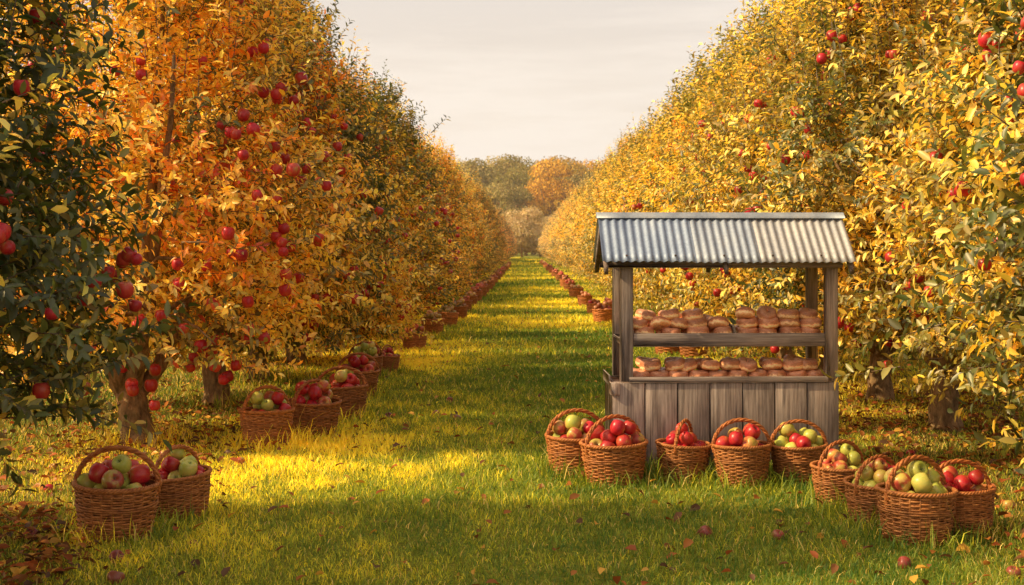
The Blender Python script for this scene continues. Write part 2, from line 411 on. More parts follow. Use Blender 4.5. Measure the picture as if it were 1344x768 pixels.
def put_apple(kind, loc, parent=None, tilt=1.2):
    o = link('apple', APM[kind][random.randrange(3)], parent, loc)
    o.rotation_euler = (random.gauss(0, tilt*.6), random.gauss(0, tilt*.6), random.uniform(0, 6.28))
    return o
KW = {'red': 'red', 'green': 'green', 'blush': 'yellow and red', 'rot': 'bruised brownish red'}

# ------------------------------------------------------------------ ground
gx = np.array([-900, -60, -12, -4, 0, 4, 12, 60, 900.]); gy = np.array([-40, 0, 6, 12, 30, 80, 200, 420, 1500.])
X, Y = np.meshgrid(gx, gy); nx, ny = len(gx), len(gy)
i = np.arange(ny-1)[:, None]; j = np.arange(nx-1)[None]
gq = np.stack([i*nx+j, i*nx+j+1, (i+1)*nx+j+1, (i+1)*nx+j], -1).reshape(-1, 4)
tag(link('ground', np_mesh('ground', np.stack([X.ravel(), Y.ravel(), np.zeros(X.size)], 1), [gq], M_ground)), kind='structure')

# ------------------------------------------------------------------ trees
PAL = {
 'dark':   [(GD, 3.5), (GR, 3.6), (OL, 1.8), (YE, 1.9)],
 'orange': [(GO, 3.4), (OR, 1.2), (YE, 5), (OL, 2), (RE, .35), (GR, 1)],
 'gold':   [(YE, 3.5), (GO, 2.2), (OL, 2.5), (GR, 1.5), (OR, .8)],
 'mix':    [(GR, 2.2), (OL, 4), (GO, 2.6), (YE, 2.0), (OR, .8), (RE, .3)],
 'green':  [(GR, 4), (OL, 3), (YE, 1.4), (GO, 1.2), (GD, 1)],
 'ochre':  [(YE, 3.8), (OL, 4.6), (GO, 1.5), (GR, 2.0), (OR, .2)],
 'ochre2': [(YE, 2.8), (OL, 4.4), (GO, 1.1), (GR, 2.4), (GD, .6)],
}
def tree(loc, rz, sc, crown, trunk, label, group, color=(1, 1, 1, 1)):
    t = empty('apple_tree', (loc[0], loc[1], 0), rz); t.scale = sc
    tag(t, label, 'apple tree', group)
    link('trunk', trunk, t)
    c = link('crown', crown, t); c.color = color
    return t
def in_stall(x, y): return (x > .3) & (x < 2.62) & (y > 8.6) & (y < 10.9)
def hang(t, rad, hs, n, side, along=.85, zr=(.6, 4.6), kinds=('red',), spread=1.35, asc=.95):
    """apples hanging in the outer shell of the crown on the side that faces the lane and the near end"""
    n = int(n*1.75); k = 0; rz = t.rotation_euler.z
    while k < n:
        z = random.uniform(*zr)*hs
        a = (random.gauss(-.75, spread*.7) if side < 0 else random.gauss(math.pi + .75, spread*.7)) - rz
        r = float(prof(z, hs))*rad
        for c in range(random.choice((1, 1, 1, 2, 2, 3))):
            f = random.uniform(.94, 1.10)
            p = (math.cos(a)*r*f + random.gauss(0, .08), math.sin(a)*r*f*along + random.gauss(0, .08), z + random.gauss(0, .07))
            if abs(rz) < .1 and in_stall(t.location[0] + p[0], t.location[1] + p[1]): k += 1; continue
            put_apple(random.choice(kinds), p, t, .35).scale = (asc*random.uniform(.85, 1.1),)*3
            k += 1
LX, RX = -3.35, 3.9
# near trees, each with a crown of its own: side, x, y, radius, height factor, palette, label words, apples, along-row factor
near = [
 (-1, -3.88, 6.70, 1.74, .82, 'dark',   'dark green apple tree with crimson apples filling the left edge', 60, .72, 1.95),
 (-1, LX,   11.2,  1.50, .91, 'orange', 'glowing orange apple tree with the thick forked trunk', 60, .70, 1.5),
 (-1, LX,   13.9,  1.60, .87, 'gold',   'golden apple tree, third in the left row counted from the camera', 46, .78, 1.35),
 (-1, LX,   16.4,  1.60, .86, 'green',  'greenish apple tree with low dark leaves, fourth in the left row', 46, .76, 1.1),
 (-1, LX,   19.0,  1.60, .58, 'orange', 'short orange apple tree, fifth in the left row counted from the camera', 36, .62, 1.5),
 (1, RX+.30, 6.9,  1.70, .90, 'green', 'yellow green apple tree with large sharp leaves at the right edge', 34, .85, 1.3),
 (1, RX+.45, 9.4,  1.42, .90, 'ochre',  'golden apple tree just right of the doughnut stall roof', 46, .8, 1.6),
 (1, RX,     12.0, 1.65, .92, 'ochre2', 'yellow apple tree behind the right end of the stall', 46, .8, 1.7),
 (1, RX,     14.4, 1.85, .90, 'ochre',  'yellow apple tree with the bare dark trunk right of the stall', 44, .8, 1.7),
 (1, RX,     17.0, 1.95, .90, 'ochre2', 'yellow apple tree directly behind the stall roof', 36, .8, 1.0),
]
for sd, x, y, rad, hs, pal, lab, na, al, low in near:
    cm = make_crown('crown', rad, hs, PAL[pal], (2300 if y < 12 and sd < 0 else 2900), 17, (.088 if y < 10 else .080), True, al, low, nclus=140, extra=[(.72, -.2, 1.05), (.78, -.15, .78), (.6, .1, 1.3), (.5, -.3, .8)] if y < 7.45 and sd < 0 else [(-1.2, -.2, 1.0), (-1.0, .2, .75), (-1.35, .1, 1.3)] if y < 7 else [], org=(x, y))
    tm = make_trunk('trunk', rad, hs, lean=(.15*sd, .1), fork=(.45 if y < 11.3 and sd < 0 else .6), r0=.135 if y < 11.3 and sd < 0 else .13)
    t = tree((x, y), 0, (1, 1, 1), cm, tm, lab, 'apple trees of the %s row' % ('left' if sd < 0 else 'right'))
    hang(t, rad, hs, na, sd, al, kinds=('red',), asc=.72 if y < 8 else .86)
# one more of the left row, mostly out of frame, shades the near grass
mid_c = {}; RM = 1.8
for k, pal in (('mix', 'mix'), ('orange', 'orange'), ('gold', 'gold'), ('green', 'green'), ('ochre', 'ochre'), ('ochre2', 'ochre2')):
    mid_c[k] = make_crown('crown', RM, .90, PAL[pal], 1900, 13, .108, False, .66, 1.3, nclus=130)
mid_t = [make_trunk('trunk', RM, .90, fork=.6, r0=.125, fine=False) for _ in range(3)]
def row(sd, x0, seq, y, tints):
    i = 0; y_ = y
    while y_ < 195:
        k = seq[i % len(seq)]
        n = i + 6
        s = random.uniform(.93, 1.07)*(.95 if sd < 0 else 1)
        far = y_ > 60
        if n <= 14:
            lab = '%s apple tree, %s in the %s row counted from the camera' % ({'mix': 'green and orange', 'orange': 'orange', 'gold': 'golden', 'green': 'greenish', 'ochre': 'yellow', 'ochre2': 'pale yellow'}[k], ORD[n], 'left' if sd < 0 else 'right')
        else:
            lab = 'hazy %s apple tree in the far stretch of the %s row' % ('golden' if sd > 0 else 'brownish', 'left' if sd < 0 else 'right')
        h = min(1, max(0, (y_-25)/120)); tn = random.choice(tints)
        colr = (tn[0]*(1 + .10*h), tn[1]*(1 + .12*h), tn[2]*(1 + 1.6*h), 1)  # far crowns tinted paler: distance haze painted into the colour
        t = tree((x0 + random.gauss(0, .08), y_), random.choice((0, math.pi)) + random.gauss(0, .12), (s, s*(1.25 if far else 1.0), s*random.uniform(.95, 1.04)*(.62 if sd < 0 and i % 2 == 1 and y_ < 110 else 1)), mid_c[k], random.choice(mid_t), lab, 'apple trees of the %s row' % ('left' if sd < 0 else 'right'), colr)
        if y_ < 36: hang(t, RM, .9, 26 if y_ < 28 else 14, sd, .66, kinds=('red',))
        y_ += 2.65 if not far else 3.9
        i += 1
row(-1, LX + .1, ['mix', 'orange', 'green', 'orange', 'mix', 'gold', 'mix', 'green', 'orange'], 21.7, [(1, 1, 1), (.9, .9, .9), (1.05, .95, .9)])
row(1, RX, ['ochre2', 'ochre', 'ochre', 'ochre2', 'ochre'], 19.6, [(1, 1, 1), (1.05, 1, 1), (.95, .97, 1)])
for sd, x0, ys in ((-1, -11.2, np.arange(12, 44, 3.2)), (1, 10.6, np.arange(14, 46, 3.2))):
    for i, y_ in enumerate(ys):
        k = random.choice(('mix', 'green', 'gold') if sd < 0 else ('ochre2', 'ochre'))
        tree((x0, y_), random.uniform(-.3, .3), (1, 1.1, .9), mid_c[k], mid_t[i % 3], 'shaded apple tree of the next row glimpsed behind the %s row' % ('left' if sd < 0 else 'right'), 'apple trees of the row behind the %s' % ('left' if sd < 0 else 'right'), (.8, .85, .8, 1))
tree((-3.9, 3.9), .2, (.8, .9, .95), mid_c['green'], mid_t[0], 'green apple tree nearest the camera, outside the left edge', 'apple trees of the left row')

# ------------------------------------------------------------------ far woodland
def wood_crown(name, h, w, cols, nl=26, per=420, size=.55, z0=.18):
    P = []; Nn = []; Lc = []
    for i in range(nl):
        a = rng.uniform(0, 6.28); zz = rng.uniform(z0 + .08, .88)
        rr = w*.5*np.sin(np.pi*min(.98, (zz*.78+.16)))**.7*rng.uniform(.35, .78)
        c = np.array([np.cos(a)*rr, np.sin(a)*rr, zz*h]); rl = w*rng.uniform(.15, .25)
        d = unit(rng.normal(0, 1, (per, 3))); d[:, 2] = np.abs(d[:, 2])*.9 - .25; d = unit(d)
        P.append(c + d*rl*rng.uniform(.72, 1.05, (per, 1))*np.array([1, 1, .8])); Nn.append(d); Lc.append(np.full(per, rng.uniform(.7, 1.25)))
    P = np.vstack(P); Nn = unit(np.vstack(Nn) + rng.normal(0, .5, (len(P), 3))); Lc = np.concatenate(Lc)
    n = len(P)
    D = unit(np.cross(Nn, rng.normal(0, 1, (n, 3)))); Wd = np.cross(D, Nn)
    cols = np.array(cols); C = cols[rng.integers(0, len(cols), n)]*Lc[:, None]*rng.uniform(.75, 1.25, (n, 1))
    V, q, t, cv = leaves_arrays(P, D, Wd, np.full(n, size)*rng.uniform(.6, 1.3, n), np.full(n, size*.34), C, False)
    return np_mesh(name, V, [t], M_wood_leaf, cv)
BR, OLV, ORB, TAN = (.27, .20, .065), (.21, .19, .06), (.56, .34, .055), (.44, .34, .14)
wcs = {'brown': wood_crown('crown', 22, 17, [BR, OLV, TAN]), 'olive': wood_crown('crown', 22, 16, [OLV, OLV, BR]), 'orange': wood_crown('crown', 22, 18, [ORB, ORB, (.28, .15, .05)]), 'tan': wood_crown('crown', 22, 16, [TAN, BR, ORB])}
tb = MB(); tb.tube([(0, 0, -.2), (.1, 0, 4), (0, .2, 9), (.1, .1, 14)], [.55, .42, .33, .12], 8)
for a in (0.5, 2.4, 4.4): tb.tube([(0, .1, 7), (math.cos(a)*2.2, math.sin(a)*2.2, 11), (math.cos(a)*4, math.sin(a)*4, 15)], [.25, .17, .06], 6)
wtrunk = tb.mesh('trunk', M_bark, True)
woods = [(598, 213, 300, 'tan'), (628, 208, 285, 'brown'), (655, 203, 292, 'brown'), (690, 216, 275, 'olive'), (722, 210, 262, 'orange'), (700, 205, 310, 'olive'), (752, 216, 280, 'brown'), (740, 207, 315, 'tan'), (775, 212, 300, 'orange'), (808, 214, 305, 'brown'), (570, 214, 300, 'olive'), (840, 218, 290, 'tan'), (545, 218, 310, 'brown'), (612, 235, 262, 'olive'), (665, 238, 258, 'brown'), (785, 235, 265, 'olive')]
woods.sort()
wl = {'tan': 'tawny', 'brown': 'brown', 'olive': 'olive brown', 'orange': 'bright orange'}
for n, (px, ty, d, k) in enumerate(woods):
    hgt = H + (HY - ty)*d/F
    t = empty('woodland_tree', ((px - VX)*d/F, d, 0), random.uniform(0, 6.28)); s = hgt/21.5; t.scale = (s, s, s)
    tag(t, '%s broad tree in the distant woodland, %s crown from the left' % (wl[k], ORD[n+1]), 'tree', 'woodland trees beyond the lane')
    link('crown', wcs[k], t); link('trunk', wtrunk, t)
bc = [wood_crown('crown', 8, 8.5, [(.55, .42, .24), (.45, .33, .18), TAN], 30, 420, .3, .02) for _ in range(2)]
for px, ty, d, lab, b in ((685, 274, 205, 'pale rounded bushy tree closing the end of the lane', 0), (662, 285, 212, 'smaller pale bush left of the rounded tree at lane end', 1), (709, 284, 214, 'smaller pale bush right of the rounded tree at lane end', 1)):
    t = empty('bush', ((px - VX)*d/F, d, 0), random.uniform(0, 6)); s = (H + (HY - ty)*d/F)/7.9; t.scale = (s, s, s); tag(t, lab, 'bush')
    c = link('crown', bc[b], t); tk = link('trunk', wtrunk, t); tk.scale = (.35, .35, .4)

# ------------------------------------------------------------------ baskets
def basket_meshes(fine=True):
    hgt, rb, rt = .275, .172, .212
    rows, seg, ns = (22, 72, 24) if fine else (12, 36, 12)
    rad = lambda z: rb + (rt - rb)*(z/hgt)**.75
    a = np.arange(seg)*2*np.pi/seg
    mb = MB(); dz = hgt/rows
    for i in range(rows):
        z = (i + .5)*dz; thick = 1.7 if i in (rows*6//10, rows*6//10+1) else 1.0
        r = rad(z) + .0055*np.cos(a*ns/2 + math.pi*i)*(1 if thick == 1 else .4) + (.004 if thick > 1 else 0)
        p = np.stack([np.cos(a)*r, np.sin(a)*r, np.full(seg, z) + .0016*np.sin(a*3 + i) ], 1)
        hh, tt = dz*.53, .0055*thick
        er = np.stack([np.cos(a), np.sin(a), 0*a], 1); ez = np.array([0, 0, 1.0])
        V = np.stack([p + er*tt, p + ez*hh + er*tt*.2, p - er*tt, p - ez*hh + er*tt*.2], 1).reshape(-1, 3)
        ii = np.arange(seg)[:, None]; jj = np.arange(4)[None]
        q = np.stack([ii*4+jj, ii*4+(jj+1) % 4, ((ii+1) % seg)*4+(jj+1) % 4, ((ii+1) % seg)*4+jj], -1)[:, :, ::-1].reshape(-1, 4)
        mb.add(V, [q], np.array((1, 1, 1))*rng.uniform(.72, 1.2))
    for k in range(ns):
        b = (k + .5)*2*math.pi/ns*1.0
        zz = np.linspace(.005, hgt, 6); r = rad(zz) + .001
        mb.tube(np.stack([np.cos(b)*r, np.sin(b)*r, zz], 1), .0055, 5, (.9, .9, .9))
    # dark liner added to block light through the weave, and base, one surface
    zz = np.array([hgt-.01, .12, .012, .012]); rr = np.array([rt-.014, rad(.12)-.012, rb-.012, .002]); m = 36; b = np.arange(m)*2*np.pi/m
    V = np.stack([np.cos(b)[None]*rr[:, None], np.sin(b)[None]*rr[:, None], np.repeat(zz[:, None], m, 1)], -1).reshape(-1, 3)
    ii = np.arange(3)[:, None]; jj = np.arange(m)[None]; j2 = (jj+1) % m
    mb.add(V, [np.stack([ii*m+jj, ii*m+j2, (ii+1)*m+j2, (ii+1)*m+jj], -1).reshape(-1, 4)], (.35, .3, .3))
    body = mb.mesh('wicker_weave', M_wicker, True)
    rm = MB(); sg = 160 if fine else 60; a = np.arange(sg)*2*np.pi/sg
    for s in range(3 if fine else 2):
        ph = s*2*math.pi/(3 if fine else 2); w = a*(22 if fine else 10) + ph
        r = rt + .004 + .0075*np.cos(w)
        rm.tube(np.stack([np.cos(a)*r, np.sin(a)*r, hgt + .003 + .0075*np.sin(w)], 1), .0078, 6, (1.0, .95, .9), True)
    rim = rm.mesh('braided_rim', M_wicker, True)
    hm = MB(); m = 70; t = np.linspace(-.06, 1.06, m); th = math.pi*t
    cx = -np.cos(np.clip(th, 0, math.pi))*(rt + .004); cz = hgt + np.sin(np.clip(th, -.3, math.pi + .3))*.192 - .01
    ex = np.where(t < 0, t*.5, np.where(t > 1, (t - 1)*.5, 0)); cx = cx - ex*.25
    for s in range(3):
        w = t*30 + s*2.094
        nxr = np.cos(th); nzr = np.sin(th)
        o = .0078*np.cos(w)
        hm.tube(np.stack([cx - nxr*o, 0.0078*np.sin(w), cz + nzr*o], 1), .0082, 6, (1.05, .9, .8))
    handle = hm.mesh('twisted_handle', M_wicker, True)
    return body, rim, handle
BF = basket_meshes(True); BC = basket_meshes(False)
RIM = .275
def basket(loc, rz, label, group, scale=1.0, handle=True, ms=BF, tint=(1, 1, 1, 1), name='wicker_basket'):
    t = empty(name, (loc[0], loc[1], 0), rz); t.scale = (scale*random.uniform(.97, 1.06), scale*random.uniform(.97, 1.06), scale*random.uniform(.95, 1.06))
    tag(t, label, 'basket', group)
    for nm, me in zip(('wicker_weave', 'braided_rim', 'twisted_handle'), ms):
        if nm == 'twisted_handle' and not handle: continue
        c = link(nm, me, t); c.color = tint
    t.rotation_euler = (random.gauss(0, .03), random.gauss(0, .03), rz)
    return t
def heap(n, sc, seed):
    rg = random.Random(seed); out = []; r = AR*.93*sc; rim = RIM*sc; fl = rim - .026*sc
    for i in range(n):
        best = None
        for _ in range(160):
            a = rg.uniform(0, 6.28); q = (.166*sc)*rg.uniform(0, 1)**.5
            x, y = math.cos(a)*q, math.sin(a)*q; z = fl
            for (u, v, w) in out:
                d2 = (x-u)**2 + (y-v)**2
                if d2 < (1.93*r)**2: z = max(z, w + math.sqrt((1.93*r)**2 - d2))
            if z < rim + .012*sc and q > .143*sc: continue
            if z > rim + .015*sc and q > .160*sc - (z - rim)*.55 or z > rim + .125*sc: continue
            if best is None or z < best[2]: best = (x, y, z)
        if best: out.append(best)
    return out
def fill(bx, by, sc, mix, n, seed, where):
    """mix(x, y) -> apple kind. Every apple is a thing of its own, labelled by its row in the pile"""
    pts = heap(n, sc, seed); rg = random.Random(seed + 99); rows = {}
    for x, y, z in pts:
        k = 'top' if z > (RIM + .045)*sc else 'front' if y < -.055*sc else 'back' if y > .06*sc else 'middle'
        rows.setdefault(k, []).append((x, y, z))
    for k, l in rows.items():
        l.sort()
        for i, (x, y, z) in enumerate(l):
            kind = mix(x/sc, y/sc, rg)
            o = put_apple(kind, (bx + x, by + y, z)); o.scale = (sc*.94,)*3
            pos = 'on top of the pile' if k == 'top' else 'in the %s row' % k
            first = '' if len(l) == 1 else ('leftmost ' if i == 0 else 'rightmost ' if i == len(l)-1 else ORD[i+1] + ' from left ')
            tag(o, '%s apple, %s%s of the %s' % ({'blush': 'yellowish'}.get(kind, KW[kind]), first, pos, where), 'apple', 'apples in the ' + where)
def mx(**w):
    ks = list(w); ws = [w[k] for k in ks]
    return lambda x, y, r: r.choices(ks, ws)[0]
left = [  # px, base py, px width, handle yaw, mix, label
 (140, 712, 110, .05, mx(green=5, red=4, blush=1.5), 'round wicker basket of green and red apples nearest the left corner'),
 (226, 683, 90, 1.15, lambda x, y, r: 'red' if x < -.06 else r.choice(('green', 'green', 'green', 'red')), 'wicker basket with red apples left of green ones, second in the left row'),
 (345, 589, 73, .75, mx(green=3, blush=3, red=2), 'sunlit wicker basket of yellow and red apples, third in the left row'),
 (406, 574, 72, 1.0, lambda x, y, r: r.choice(('red', 'red', 'blush')) if x > -.1 else 'blush', 'wicker basket with a turned handle, fourth in the left row'),
 (447, 553, 68, .1, mx(red=5, green=1), 'wide wicker basket of red apples, fifth in the left row'),
 (467, 524, 58, .3, mx(red=3, blush=2), 'wicker basket of mixed red apples, sixth in the left row'),
 (478, 498, 48, .4, mx(green=2, blush=2, red=1), 'wicker basket of pale apples, seventh in the left row'),
 (506, 490, 33, 1.2, mx(red=4, blush=1), 'narrow wicker basket of red apples, eighth in the left row'),
]
right = [
 (757, 628, 82, .25, mx(red=3, blush=2, green=1.2), 'wicker basket of red and yellow apples at the stall\'s left corner'),
 (809, 639, 86, .55, lambda x, y, r: 'blush' if x > .11 else r.choice(('red',)*6 + ('blush',)), 'wicker basket heaped with dark red apples, second from left at stall'),
 (899, 635, 74, 1.15, mx(red=5, blush=1), 'wicker basket with its handle end-on before the stall boards'),
 (980, 641, 80, .0, mx(red=3, blush=2), 'wicker basket of red and peach apples at the middle of the stall'),
 (1056, 637, 78, .0, lambda x, y, r: 'red' if (abs(x) < .05 and y < 0) else 'green', 'wicker basket of green apples with one red one before the stall'),
 (1113, 667, 78, .55, lambda x, y, r: 'blush' if x < 0 else 'green', 'sunlit wicker basket of peach and green apples off the stall corner'),
 (1162, 693, 86, .6, lambda x, y, r: 'red' if x > .08 else r.choice(('green', 'green', 'blush')), 'wicker basket of yellow green apples, third from the right end'),
 (1214, 718, 104, .45, mx(green=5, blush=1), 'wicker basket of green apples, nearest of the stall baskets'),
 (1275, 708, 90, .2, mx(blush=3, green=1.3, red=2), 'wicker basket of yellow and red apples, rightmost by the stall'),
]
spots = []
for side, lst in (('left', left), ('stall', right)):
    for n, (px, py, w, hy, mix, lab) in enumerate(lst):
        x, y = at(px, py); y += .17; s = (py - HY)/H
        sc = min(1.12, max(.8, w/s/.445)); spots.append((x, y))
        basket((x, y), hy, lab, 'baskets of the left row' if side == 'left' else 'baskets around the stall', sc, tint=random.choice(((1, 1, 1, 1), (1.1, 1.05, 1, 1), (.88, .86, .85, 1))))
        wh = ('%s left-row basket' if side == 'left' else '%s stall basket') % ORD[n+1]
        fill(x, y, sc, mix, 17, n + (0 if side == 'left' else 40), wh)
# smaller baskets down both sides of the lane, no handles
farpts = {3: [], 'c': []}
fb = MB()
ico = None
def lowapple(c, r, colr):
    seg = 8; pr = np.array([(.05, .62), (.5, .83), (.88, .55), (1, 0), (.8, -.6), (.3, -.86)]); a = np.arange(seg)*2*np.pi/seg
    V = np.stack([pr[:, 0][:, None]*np.cos(a)[None], pr[:, 0][:, None]*np.sin(a)[None], np.repeat(pr[:, 1][:, None], seg, 1)], -1).reshape(-1, 3)*r
    i = np.arange(5)[:, None]; j = np.arange(seg)[None]; j2 = (j+1) % seg
    q = np.stack([i*seg+j, (i+1)*seg+j, (i+1)*seg+j2, i*seg+j2], -1).reshape(-1, 4)
    fb.add(V + np.array(c), [q], colr)
lf = [(543, 459), (567, 439), (586, 429), (601, 419), (609, 409), (617, 402), (623, 396), (629, 391), (634, 386), (639, 381), (643, 377), (647, 373), (651, 369), (654, 366), (657, 362.5), (660, 359), (663, 356), (666, 353), (668, 350)]
rf = [(878, 466), (912, 470), (792, 424), (780, 413), (800, 413), (768, 402), (756, 391), (748, 382), (742, 377), (736, 370), (730, 366), (725, 360.5), (721, 357), (717, 353), (714, 350), (711, 347)]
for side, pts in (('left', lf), ('right', rf)):
    for n, (px, py) in enumerate(pts):
        x, y = at(px, py); sc = random.uniform(.92, 1.1)*(1.0 if y < 40 else 1.15)
        if n < 6: lab = '%s basket without a handle, %s along the %s lane edge past the handled ones' % ('pale', ORD[n+1], side) if side == 'left' else 'small round basket, %s along the right lane edge beyond the stall' % ORD[n+1]
        else: lab = 'tiny far basket of pink apples along the %s lane edge' % side
        basket((x, y + .15), random.uniform(0, 6), lab, 'small baskets along the %s lane edge' % side, sc, False, BC, random.choice(((1.5, 1.4, 1.3, 1), (1.2, 1.1, 1.1, 1), (1.0, .95, .9, 1))))
        base = random.choice(((.58, .07, .08), (.62, .18, .13), (.66, .30, .16), (.56, .10, .10)))
        for (u, v, z) in heap(19, sc, 300 + n + (50 if side == 'left' else 0)):
            lowapple((x + u, y + .15 + v, z), AR*sc, np.array(base)*np.random.default_rng(n).uniform(.8, 1.2) * rng.uniform(.6, 1.3) + np.array((0, rng.uniform(0, .12), 0)))
M_heap = pbr('far_apples', lambda nt, v, p: N_attr(nt), .35, 0, .4) if False else None
def fn_heap(nt, v, p):
    a = N(nt, 'Attribute', attribute_name='tint')
    return mixc(nt, 1.0, a.outputs['Color'], ramp(nt, noise(nt, v, 25, 3), [(.3, (.6, .5, .5)), (.7, (1.2, 1.3, 1.2))]), 'MULTIPLY')
M_heap = pbr('far_apples', fn_heap, .35, 0, .4)
tag(fb.build('apples', M_heap, None, True), 'heaps of pink and red apples filling the small far baskets', 'apples', kind='stuff')

# ------------------------------------------------------------------ fallen apples
fallen = [(64, 646, 'red', 'under the left trees beside the grass edge'), (42, 706, 'rot', 'in the dead leaves at the bottom left'), (70, 618, 'blush', 'in sunny grass left of the forked trunk'), (113, 612, 'blush', 'in sunny grass just before the forked trunk'), (315, 610, 'blush', 'below the third left-row basket'), (153, 737, 'rot', 'in shade below the nearest left basket'), (152, 764, 'rot', 'at the bottom edge below the left baskets'), (510, 550, 'rot', 'on the lane right of the left-row baskets'), (600, 552, 'rot', 'on the dark grass in mid lane'), (590, 528, 'rot', 'alone on the mid lane further up'), (572, 546, 'rot', 'on mid lane, left of another bruised one'), (765, 629, 'red', 'between the first two stall baskets'), (1021, 708, 'rot', 'on the grass left of the nearest stall basket'), (1187, 745, 'rot', 'below the nearest stall basket'), (1330, 758, 'rot', 'in the bottom right corner'), (926, 704, 'rot', 'in shaded grass below the stall front'), (1324, 668, 'blush', 'right of the rightmost stall basket'), (1165, 602, 'blush', 'in leaf litter behind the stall baskets'), (1195, 600, 'red', 'in leaf litter, right of another fallen one'), (332, 528, 'red', 'at the foot of a left-row trunk'), (352, 527, 'red', 'right of the one at the trunk foot'), (215, 600, 'blush', 'in grass right of the forked trunk'), (1240, 615, 'red', 'in shade behind the rightmost basket'), (1138, 560, 'blush', 'right of the stall in the leaf litter')]
for px, py, k, wh in fallen:
    x, y = at(px, py); o = put_apple(k, (x, y, .02)); o.scale = (.68,)*3; tag(o, 'fallen %s apple %s' % (KW[k], wh), 'apple', 'fallen apples')

# ------------------------------------------------------------------ stall
ST = at(953, 622); sx0, sy0 = ST
stall = empty('market_stall', (sx0, sy0, 0), R(2.0))
tag(stall, 'weathered wooden doughnut stall with corrugated metal roof on the grass', 'stall')
HW, DP, CZ = .858, .52, .685           # half width, depth, counter height
def t_(): return tuple(np.array((1, .97, .95))*random.uniform(.72, 1.18))
mb = MB(); xs = np.linspace(-HW, HW, 8)
for a, b in zip(xs[:-1], xs[1:]): mb.box(a + .003, b - .003, -.004*random.random(), .022, .01 + random.uniform(0, .01), CZ - random.uniform(.0, .004), t_())
mb.build('front_panel', M_wz, stall)
for s in (-1, 1):
    mb = MB(); ys = np.linspace(.026, DP + .06, 5); x = s*(HW - .012)
    for a, b in zip(ys[:-1], ys[1:]): mb.box(x - .011, x + .011, a + .002, b - .002, .012, CZ, t_())
    mb.build('side_panel', M_wz, stall)
mb = MB(); mb.box(-HW + .025, HW - .025, DP + .03, DP + .05, .02, CZ, (.6, .6, .6)); mb.build('back_panel', M_wz, stall)
mb = MB(); mb.box(-HW + .03, HW - .03, .028, DP + .02, CZ - .04, CZ - .006, t_()); mb.build('counter_shelf', M_wx, stall)
mb = MB(); mb.box(-HW + .125, HW - .085, -.014, .030, CZ + .002, CZ + .044, (1.05, 1.02, 1)); mb.build('counter_lip', M_wx, stall)
mb = MB(); mb.box(-HW - .012, -HW + .055, -.02, .1, CZ - .09, CZ + .004, (1.2, 1.15, 1.1)); mb.box(-HW - .014, -HW - .002, .11, DP + .07, CZ - .03, CZ + .05, (1, 1, 1)); mb.build('corner_block', M_wz, stall)
PT = 1.60
for x0, x1, y0, y1, zb in ((-.795, -.70, .0, .07, CZ + .006), (.755, .85, .0, .07, CZ + .006), (-.80, -.715, DP - .01, DP + .06, CZ + .0), (.745, .83, DP - .01, DP + .06, CZ + .0)):
    mb = MB(); mb.box(x0, x1, y0, y1, zb, PT, t_(), .006); mb.build('post', M_wz, stall)
SZ = .955
mb = MB(); mb.box(-.697, .752, .006, .036, SZ, SZ + .10, (.9, .88, .88)); mb.build('shelf_rail', M_wx, stall)
mb = MB(); mb.box(-.80, .84, .10, DP - .02, SZ + .045, SZ + .065, (.8, .8, .8)); mb.build('upper_shelf', M_wx, stall)
for x in (-.752, .79):
    mb = MB(); mb.box(x - .02, x + .02, .075, DP - .015, SZ + .0, SZ + .042, t_()); mb.build('shelf_bearer', M_wy, stall)
for x, an in ((-.694, .12), (.085, .22)):
    from mathutils import Matrix
    Mx = Matrix.Translation((x, 0, SZ + .067)) @ Matrix.Rotation(-an, 4, 'Y')
    mb = MB(); mb.box(-.010, .010, .045, DP - .04, 0, .095, (1.15, 1.1, 1.0), M=Mx); mb.build('tray_divider', M_wy, stall)
# roof
RXL, RXR = -.945, .95
EZ, EY, GZ, GY, BY = 1.592, -.15, 1.945, .26, .68
def slope(x0, x1, ya, za, yb, zb, lift=0, n_c=None):
    L = x1 - x0; nc = max(2, int(round(L/.0605))); nx_ = nc*8 + 1
    xx = np.linspace(x0, x1, nx_); tt = np.linspace(0, 1, 7)
    nrm = np.array((0, -(zb - za), (yb - ya))); nrm = nrm/np.linalg.norm(nrm)
    if nrm[2] < 0: nrm = -nrm
    w = .0072*np.cos((xx - RXL)/.0605*2*np.pi) + lift
    V = []; 
    for lay in (0, -.0018):
        Pp = np.zeros((7, nx_, 3)); Pp[..., 0] = xx[None]; Pp[..., 1] = (ya + (yb-ya)*tt)[:, None]; Pp[..., 2] = (za + (zb-za)*tt)[:, None]
        Pp += (w[None, :, None] + lay)*nrm + rng.normal(0, .0006, (7, nx_, 1))*nrm*0
        V.append(Pp.reshape(-1, 3))
    i = np.arange(6)[:, None]; j = np.arange(nx_-1)[None]
    q = np.stack([i*nx_+j, i*nx_+j+1, (i+1)*nx_+j+1, (i+1)*nx_+j], -1).reshape(-1, 4)
    n = 7*nx_; V = np.vstack(V)
    e = np.arange(nx_-1); side = np.stack([e, e+1+0, e+1+n, e+n], -1)[:, ::-1]
    return V, [q, q[:, ::-1] + n, side]
cuts = [RXL, -.28, .20, RXR]
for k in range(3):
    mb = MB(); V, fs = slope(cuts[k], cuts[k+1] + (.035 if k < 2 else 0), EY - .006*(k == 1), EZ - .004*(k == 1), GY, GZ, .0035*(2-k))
    mb.add(V, fs, ((.80, .90, 1.08), (.92, .96, 1.04), (1.22, 1.12, 1.02))[k]); mb.build('roof_sheet', M_steel, stall, True)  # sheet tints paint tree shade on the left, warm sunlight on the right
mb = MB(); V, fs = slope(RXL, RXR, BY, EZ - .01, GY, GZ, 0); mb.add(V, fs); mb.build('roof_sheet', M_steel, stall, True)
mb = MB()
